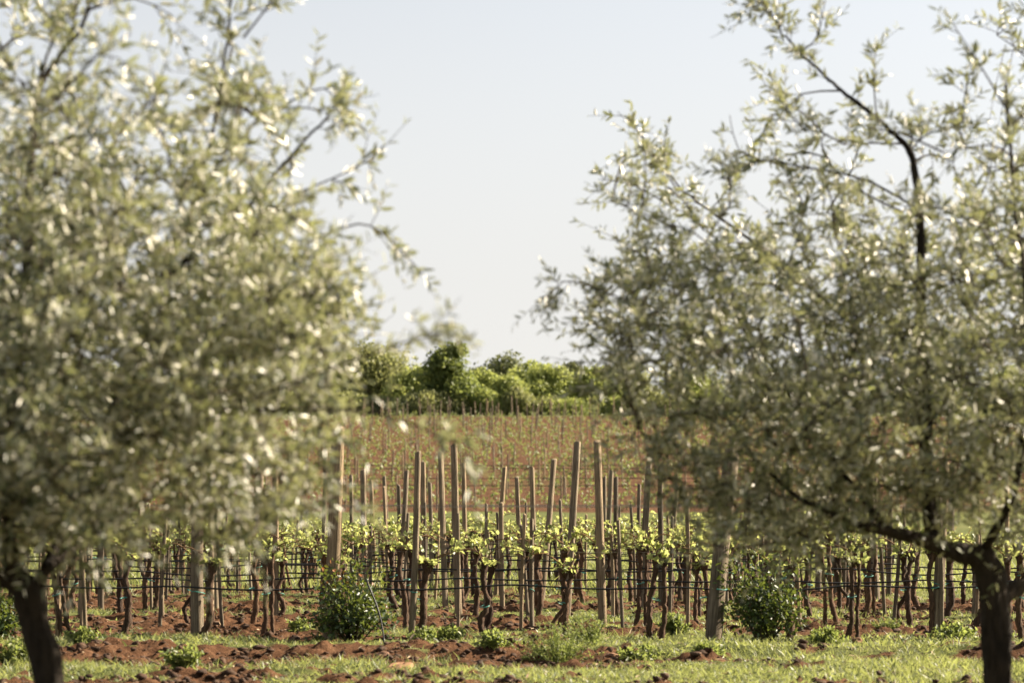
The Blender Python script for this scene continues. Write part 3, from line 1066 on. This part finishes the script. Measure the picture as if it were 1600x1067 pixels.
    ns = len(SP)
    droop = rs.normal(0, 0.28, (ns, 3)) + np.array([0, 0, -0.25])    # every shoot arches its own way
    def along(idx, t):
        return SP[idx] + SD[idx] * (SL[idx] * t)[:, None] + droop[idx] * (SL[idx] * t * t)[:, None]
    I = np.arange(ns)
    # twigs as thin three-sided prisms
    A, B, Cc = along(I, np.zeros(ns)), along(I, np.full(ns, 0.5)), along(I, np.ones(ns))
    u = unit(np.cross(SD, rand_dir(ns))); v = np.cross(SD, u)
    ring = []
    for Pt, r in ((A, 0.0026), (B, 0.002), (Cc, 0.001)):
        for k in range(3):
            ring.append(Pt + r * (math.cos(k * 2.094) * u + math.sin(k * 2.094) * v))
    V = np.stack(ring, 1).reshape(-1, 3)
    f0 = []
    for a in range(2):
        for k in range(3):
            f0.append([a * 3 + k, a * 3 + (k + 1) % 3, a * 3 + 3 + (k + 1) % 3, a * 3 + 3 + k])
    br.add(V, (np.arange(ns)[:, None, None] * 9 + np.array(f0)[None]).reshape(-1, 4))
    bo = obj("branches", br.mesh("branches", True), M['olive_bark'], root)
    bo.name = "twigs"
    # paired narrow leaves along every spray
    per = np.maximum(8, (SL / 0.0160).astype(int))
    idx = np.repeat(I, per)
    t = 0.06 + 0.94 * rs.random(len(idx))
    P = along(idx, t)
    rd = rand_dir(len(idx))
    perp = unit(rd - SD[idx] * np.sum(rd * SD[idx], 1)[:, None])
    D = unit(SD[idx] * 0.75 + perp * 0.8 + rs.normal(0, 0.12, (len(idx), 3)))
    Nn = unit(np.cross(D, np.cross(np.array([0, 0, 1.0]) + rs.normal(0, 1.3, (len(idx), 3)), D)))
    L = rs.uniform(0.048, 0.086, len(idx)) * leaf_scale * (1 - 0.35 * t)
    V, F, r = leaf_geo(P, D, Nn, L, L * rs.uniform(0.18, 0.26, len(idx)), LANCE, 0.18, 0.10)
    obj("crown", np_mesh("crown", V, F, False, {"rnd": ('FACE', r)}), M['olive_leaf'], root)
    print("olive leaves", len(idx), "sprays", ns)
    return root


LPOLY = [(-450, 300), (-420, 50), (-300, -200), (-50, -330), (200, -300), (380, -120), (430, 0), (440, 80), (520, 135), (540, 215), (575, 250),
         (535, 320), (560, 360), (545, 420), (590, 485), (555, 550), (580, 630), (545, 680), (505, 720), (500, 790), (460, 830), (430, 855),
         (340, 880), (300, 905), (230, 880), (120, 890), (0, 900), (-150, 900), (-300, 850), (-430, 600)]
RPOLY = [(1150, 130), (1160, 60), (1200, 90), (1290, 170), (1350, 90), (1400, 110), (1440, 150), (1480, 40), (1560, 20), (1600, -60),
         (1750, -150), (1950, -50), (2150, 200), (2200, 500), (2100, 750), (1900, 850), (1700, 880), (1600, 850), (1510, 850), (1440, 880), (1300, 890), (1200, 890),
         (1105, 870), (1055, 815), (1015, 775), (975, 705), (935, 630), (915, 560), (890, 500), (900, 450), (965, 410), (940, 290), (965, 175), (1060, 185), (1120, 240)]


def ldens(px, py, dist):
    d = np.where(py < 130, 0.20, np.where(py < 330, 0.40, 1.0))
    d = d * np.where((px > 430) & (py < 480), 0.7, 1.0)
    return d * np.where(px < -120, 0.4, 1.0) * np.where((py > 790), 0.9, 1.0)


def rdens(px, py, dist):
    d = np.where(py < 180, 0.14, np.where(py < 330, 0.32, np.where(py < 430, 0.7, 1.0)))
    d = np.where((px > 1500) & (py < 430), np.maximum(d, 0.55), d)
    return d * np.where(px > 1720, 0.4, 1.0) * np.where(py > 770, 0.8, 1.0) * np.where((py > 790) & (px > 1310) & (px < 1520), 0.35, 1.0)


olive_tree("olive tree filling the left of the view, dark trunk at its lower edge",
           [(92, 1275, 0), (76, 1067, 0), (60, 990, 0), (44, 930, 0), (20, 900, 0)], 0.068,
           [([(30, 912, 0), (-20, 885, -.05), (-60, 760, -.2), (-120, 500, -.4), (-150, 200, -.5)], 0.05, 0.01),
            ([(46, 930, 0), (75, 880, .1), (150, 700, .3), (250, 440, .4), (300, 310, .4), (345, 120, .5), (360, -80, .5)], 0.034, 0.006),
            ([(20, 900, 0), (10, 760, -.1), (30, 500, 0), (42, 200, .1), (70, 100, .1), (110, 20, .1), (130, -160, 0)], 0.034, 0.007),
            ([(60, 900, 0), (150, 830, .3), (290, 740, .5), (400, 640, .4), (520, 520, .2)], 0.024, 0.006),
            ([(250, 440, .4), (380, 330, .5), (470, 210, .5), (520, 150, .5)], 0.016, 0.005)],
           [([(480, 380, .3), (560, 350, .3), (610, 375, .3), (660, 428, .3)], 0.006),
            ([(400, 620, -1.2), (560, 560, -1.6), (650, 530, -1.8), (700, 520, -1.9), (750, 545, -1.9)], 0.006),
            ([(400, 640, -1.2), (560, 640, -1.5), (660, 670, -1.7), (720, 700, -1.8), (735, 750, -1.8)], 0.006),
            ([(450, 160, .3), (510, 140, .3), (540, 200, .3)], 0.005),
            ([(470, 300, .4), (540, 270, .4), (585, 245, .4)], 0.005),
            ([(430, 700, -.9), (520, 740, -1.0), (560, 800, -1.0)], 0.005),
            ([(60, 130, 0), (80, 70, 0), (110, 30, 0), (190, -10, 0)], 0.008),
            ([(380, 60, .2), (425, 0, .2), (450, -60, .2)], 0.006)],
           LPOLY, 10.6, 1.3, ldens, 1060, 3, 1.06, 75)
olive_tree("olive tree filling the right of the view, trunk forking at head of its bare stem",
           [(1562, 1185, 0), (1560, 1067, 0), (1556, 970, 0), (1548, 900, 0), (1528, 862, 0)], 0.080,
           [([(1545, 868, 0), (1492, 862, -.05), (1440, 842, -.1), (1385, 826, -.2), (1335, 812, -.3), (1260, 780, -.1), (1180, 715, .2), (1110, 640, .3)], 0.066, 0.008),
            ([(1462, 850, -.08), (1450, 770, 0), (1444, 600, .1), (1440, 470, .2), (1436, 330, .2), (1420, 240, .2), (1370, 190, .2), (1300, 140, .2), (1240, 90, .2), (1190, 30, .2), (1160, -20, .2)], 0.05, 0.004),
            ([(1556, 935, 0), (1600, 915, .1), (1680, 885, .2), (1760, 780, .3), (1800, 600, .4), (1790, 350, .4)], 0.055, 0.012),
            ([(1535, 866, 0), (1585, 760, -.4), (1610, 560, -.8), (1590, 350, -.9), (1570, 140, -1.0)], 0.028, 0.008),
            ([(1444, 600, .1), (1310, 490, .6), (1190, 390, .9), (1070, 310, 1.1), (1000, 240, 1.2)], 0.022, 0.005),
            ([(1385, 826, -.2), (1290, 700, .2), (1200, 560, .3), (1130, 430, .3)], 0.020, 0.006)],
           [([(1240, 90, .2), (1275, 60, .2), (1290, 0, .2)], 0.005),
            ([(1420, 240, .2), (1425, 215, .2), (1422, 190, .2)], 0.007),
            ([(1000, 480, -.6), (930, 450, -.7), (880, 440, -.7), (865, 470, -.7)], 0.006),
            ([(1060, 330, 1.1), (990, 290, 1.1), (935, 280, 1.1)], 0.005),
            ([(1060, 300, 1.1), (1000, 210, 1.1), (965, 175, 1.1)], 0.005),
            ([(1370, 190, .2), (1365, 120, .2), (1370, 70, .2)], 0.005),
            ([(1590, 200, -.9), (1530, 100, -.9), (1490, 40, -.9)], 0.006),
            ([(1440, 330, .2), (1350, 280, .1), (1250, 260, 0), (1160, 240, 0), (1140, 180, 0)], 0.008)],
           RPOLY, 13.0, 1.3, rdens, 1060, 4, 1.04, 55)


# ------------------------------------------------------------------ young vineyard on the far slope
def clump(seed, n, W, H):
    rs = np.random.default_rng(seed)
    P = np.stack([rs.normal(0, W / 3.2, n), rs.normal(0, 0.09, n), 0.10 + H * rs.random(n)], 1)
    D = rs.normal(0, 1, (n, 3)) + [0, 0, 0.3]
    Nn = rs.normal(0, 0.7, (n, 3)); Nn[:, 2] = 0.7
    L = rs.uniform(0.09, 0.17, n)
    return leaf_geo(P, D, Nn, L, L * 0.9, OVAL, 0.15, 0.2)


def young_vine_arrays(seed):
    V, F, r = clump(seed, 18, 0.52, 0.34)
    return V, F, r


def young_vine_mesh(seed):
    me_v, F, r = young_vine_arrays(seed)
    g = Geo(); g.tube(curve_pts([[0, 0, -0.05], [0.02, 0, 0.15], [0, 0, 0.32]], 5), 0.02, 5)
    nv = len(me_v)
    gv = np.concatenate(g.V)
    fs = [np.concatenate(g.F[k]) + nv for k in g.F]
    me = np_mesh("young_vine", np.concatenate([me_v, gv]), [F] + fs, False, {"rnd": ('FACE', np.concatenate([r] + [np.full(len(f), 0.5) for f in fs]))})
    me.materials.append(M['young_leaf']); me.materials.append(M['vine_bark'])
    mi = np.zeros(len(me.polygons), np.int32); mi[len(F):] = 1
    me.polygons.foreach_set("material_index", mi)
    return me


FROWS = np.arange(131.0, 240.0, 3.0)
spots = []
for fi, Y in enumerate(FROWS):
    x = -(0.215 * Y + 3) + random.random()
    while x < 0.215 * Y + 3:
        spots.append((x, Y + random.uniform(-0.1, 0.1), fi))
        x += random.uniform(0.85, 1.25)
vis = [s for s in spots if -0.075 < s[0] / s[1] < 0.07]
vis.sort(key=lambda s: s[1])
single = set(vis[:290])
ym = [young_vine_mesh(700 + k) for k in range(8)]
ya = [young_vine_arrays(700 + k) for k in range(8)]
SV, SF, SR, n0 = [], [], [], 0
for s in spots:
    x, Y, fi = s
    z = gz1(x, Y)
    if s in single:
        o = obj("young_vine", random.choice(ym), None)
        o.location = (x, Y, z); o.rotation_euler = (0, 0, random.choice((0, math.pi)) + random.gauss(0, 0.2))
        o.scale = (random.uniform(0.8, 1.25),) * 3
        tag(o, "small young vine with yellow green leaves on the lower part of the far red slope", "young vine", "young vines low on the far slope")
    else:
        V, F, r = random.choice(ya)
        sc = random.uniform(0.8, 1.25); sg = random.choice((-1, 1))
        SV.append(V * [sc * sg, sc * sg, sc] + [x, Y, z]); SF.append(F + n0); SR.append(r); n0 += len(V)
o = obj("young_vines", np_mesh("young_vines", np.concatenate(SV), np.concatenate(SF), False, {"rnd": ('FACE', np.concatenate(SR))}), M['young_leaf'])
tag(o, "rows of yellow green young vines covering the upper far slope and its sides", "vineyard", kind="stuff")

sm = [post_mesh(0.045, 1.9, 300 + k) for k in range(5)]
cand = []
for fi, Y in enumerate(FROWS):
    x = -(0.215 * Y + 2) + random.uniform(0, 5)
    while x < 0.215 * Y + 2:
        cand.append((x, Y, fi)); x += random.uniform(4.2, 6.8) if Y < 215 else random.uniform(2.2, 4.2)
cand.sort(key=lambda s: (not (-0.08 < s[0] / s[1] < 0.075), s[1]))
for q, (x, Y, fi) in enumerate(cand[:290]):
    o = obj("vineyard_stake", sm[q % 5], M['post'])
    o.location = (x, Y + 0.1, gz1(x, Y)); o.rotation_euler = (random.gauss(0, 0.03), random.gauss(0, 0.03), random.uniform(0, 6))
    o.scale = (1, 1, random.uniform(0.85, 1.12))
    top = Y > 215
    tag(o, "thin grey stake standing along the top of the far slope below the trees" if top else "thin grey stake among the young vines on the far slope", "stake",
        "stakes along the top of the far slope" if top else "stakes on the far slope")
for q, fi in enumerate((4, 6, 9, 10)):
    Y = FROWS[fi]
    g = Geo(); xs = np.arange(-40, 41, 2.0)
    g.tube(np.stack([xs, xs * 0 + Y, gz(xs, xs * 0 + Y) + 0.4 + 0.05 * rng.random(len(xs))], 1), 0.022, 5)
    tag(obj("drip_hose", g.mesh("drip_hose", True), M['hose']),
        f"dark drip hose along the {['lowest','second lowest','second highest','highest'][q]} hosed row of the far slope", "hose", "drip hoses on the far slope")


# ------------------------------------------------------------------ trees along the skyline
def crown_mat(name, c0, c1, c2, t):
    return leaf_mat(name, [(0.0, lift(c0)), (0.55, lift(c1)), (1.0, lift(c2))], rough=0.5, transl=0.42, tcol=tuple(c * 1.35 for c in t), spec=0.3)


def lift(c):
    return tuple(min(0.5, v * 1.5) for v in c)


CM = {
    'fresh': crown_mat("fresh_green_leaves", (0.10, 0.125, 0.035), (0.16, 0.19, 0.055), (0.23, 0.25, 0.09), (0.30, 0.33, 0.09)),
    'deep': crown_mat("deep_green_leaves", (0.042, 0.064, 0.018), (0.075, 0.098, 0.028), (0.12, 0.142, 0.046), (0.17, 0.20, 0.05)),
    'dark': crown_mat("dark_evergreen_leaves", (0.05, 0.064, 0.028), (0.08, 0.095, 0.040), (0.13, 0.14, 0.06), (0.12, 0.13, 0.05)),
    'dull': crown_mat("dull_olive_leaves", (0.08, 0.095, 0.035), (0.13, 0.14, 0.055), (0.19, 0.19, 0.085), (0.24, 0.25, 0.09)),
}


def far_tree(px_, top, wpx, Y, kind, label, seed, cat="tree", low=0.12, sparse=False):
    rs = np.random.default_rng(seed)
    k = Y / FPX
    x = at(px_, 600, Y)[0]
    z0 = float(ground_z(Y))
    H = at(px_, top, Y)[2] - z0
    W = wpx * k
    root = empty("broadleaf_tree" if cat == "tree" else "shrub", (x, Y, z0))
    tag(root, label, cat, "trees on the skyline" if cat == "tree" else "shrubs below the skyline trees")
    g = Geo()
    lean = rs.uniform(-0.3, 0.3)
    g.tube(curve_pts([[0, 0, -0.3], [lean * 0.3, 0, H * 0.25], [lean, 0, H * 0.6]], 8), np.linspace(0.22, 0.09, 8) * min(1, H / 7), 8, wob=0.08)
    blobs = []
    nb = 22 if not sparse else 14
    for b in range(nb):
        t = rs.uniform(low, 1.0)
        a = rs.uniform(0, 6.283)
        rr = W * 0.5 * rs.uniform(0.2, 0.85) * math.sqrt(max(0.05, 1 - ((t - 0.45) / 0.62) ** 2))
        c = np.array([math.cos(a) * rr, math.sin(a) * rr * 0.8, H * t * 0.86 + 0.05 * H])
        s = W * rs.uniform(0.17, 0.28) * (0.75 if t > 0.8 else 1)
        blobs.append((c, s))
        g.tube(curve_pts([[lean * 0.4, 0, H * 0.3 * min(1, t + 0.3)], c * [0.5, 0.5, 0.85], c], 5), np.linspace(0.07, 0.02, 5), 5)
    blobs.append((np.array([0, 0, H * 0.92 - W * 0.08]), W * 0.13))
    blobs.append((np.array([0, 0, H * 0.5]), W * 0.3))
    obj("trunk", g.mesh("trunk", True), M['tree_bark'], root)
    PP, DD = [], []
    for c, s in blobs:
        n = int((160 if sparse else 290) * (s / (W * 0.18)) ** 2 + 40)
        d = unit(rs.normal(size=(n, 3)))
        rad = s * (0.35 + 1.0 * rs.random((n, 1)) ** 0.8)
        PP.append(c + d * rad * [1, 1, 0.8]); DD.append(d + rs.normal(0, 0.7, (n, 3)))
    P, D = np.concatenate(PP), np.concatenate(DD)
    ok = P[:, 2] > 0.05 * H
    P, D = P[ok], D[ok]
    n = len(P)
    L = rs.uniform(0.17, 0.42, n) * min(1, 0.5 + H / 14)
    Nn = D + rs.normal(0, 0.6, (n, 3)) + [0, 0, 0.5]
    V, F, r = leaf_geo(P, np.cross(D, rs.normal(size=(n, 3))), Nn, L, L * 0.75, OVAL, 0.2, 0.15)
    obj("crown", np_mesh("crown", V, F, False, {"rnd": ('FACE', r)}), CM[kind], root)


TREES = [
    (672, 588, 90, 260, 'dull', "dull tree filling the dip left of the deep green round tree", False),
    (738, 580, 90, 270, 'fresh', "pale tree showing between the deep green tree and the dark flat topped tree", False),
    (812, 584, 90, 271, 'dull', "dull tree behind the spiky topped light tree", False),
    (905, 582, 90, 270, 'fresh', "pale tree behind the narrow dark tree on the skyline", False),
    (955, 582, 100, 268, 'fresh', "broad pale tree beside the edge of the right olive crown", False),
    (560, 546, 110, 270, 'fresh', "tall pale tree just inside the right edge of the left olive crown", False),
    (590, 538, 135, 262, 'dull', "broad dull green tree at the left end of the open skyline", False),
    (645, 574, 80, 256, 'fresh', "lower light tree sloping down beside the broad dull green tree", False),
    (703, 536, 88, 250, 'deep', "deep green round tree standing out left of centre on the skyline", False),
    (775, 553, 110, 268, 'dark', "dark flat topped tree just right of the deep green tree", False),
    (745, 580, 80, 254, 'fresh', "small light green tree in front of the dark flat topped tree", False),
    (828, 556, 72, 262, 'fresh', "light green tree with thin spiky top right of centre", True),
    (860, 574, 95, 252, 'fresh', "broad pale green tree in the middle of the right skyline group", False),
    (800, 592, 66, 250, 'fresh', "low bright green tree below the spiky topped tree", False),
    (893, 562, 52, 262, 'dark', "narrow dark tree right of the broad pale green tree", False),
    (930, 574, 90, 254, 'fresh', "pale tree at the right olive crown edge on the skyline", False),
    (985, 578, 90, 262, 'dull', "dull green tree mostly behind the left edge of the right olive crown", False),
    (530, 556, 110, 266, 'fresh', "light tree seen through the right edge of the left olive crown", False),
    (430, 560, 130, 262, 'dull', "tree hidden deep behind the left olive crown", False),
    (310, 575, 130, 265, 'fresh', "tree behind the middle of the left olive crown", False),
    (180, 570, 140, 262, 'dull', "tree behind the left olive crown above its trunk", False),
    (50, 580, 140, 266, 'fresh', "leftmost skyline tree behind the left olive", False),
    (1080, 585, 120, 262, 'fresh', "tree behind the left part of the right olive crown", False),
    (1200, 575, 130, 265, 'dull', "tree behind the middle of the right olive crown", False),
    (1320, 580, 130, 262, 'fresh', "tree behind the right olive crown left of its upright limb", False),
    (1450, 575, 140, 265, 'dull', "tree behind the upright limb of the right olive", False),
    (1580, 580, 140, 262, 'fresh', "rightmost skyline tree behind the right olive", False),
]
for q, (px_, top, w, Y, kind, lab, sp) in enumerate(TREES):
    far_tree(px_, top, w, Y, kind, lab, 40 + q, low=0.08, sparse=sp)
px_ = 20
q = 0
while px_ < 1620:
    inside = 560 < px_ < 1010
    far_tree(px_, random.uniform(606, 636), random.uniform(40, 85), random.uniform(246.5, 249.5), random.choice(('dark', 'dull', 'dull', 'dull', 'fresh')),
             "low dark shrub at the foot of the skyline trees in the gap between the olives" if inside else "low dark shrub at the foot of the skyline trees behind an olive crown", 80 + q, "shrub", 0.15)
    px_ += random.uniform(32, 48); q += 1
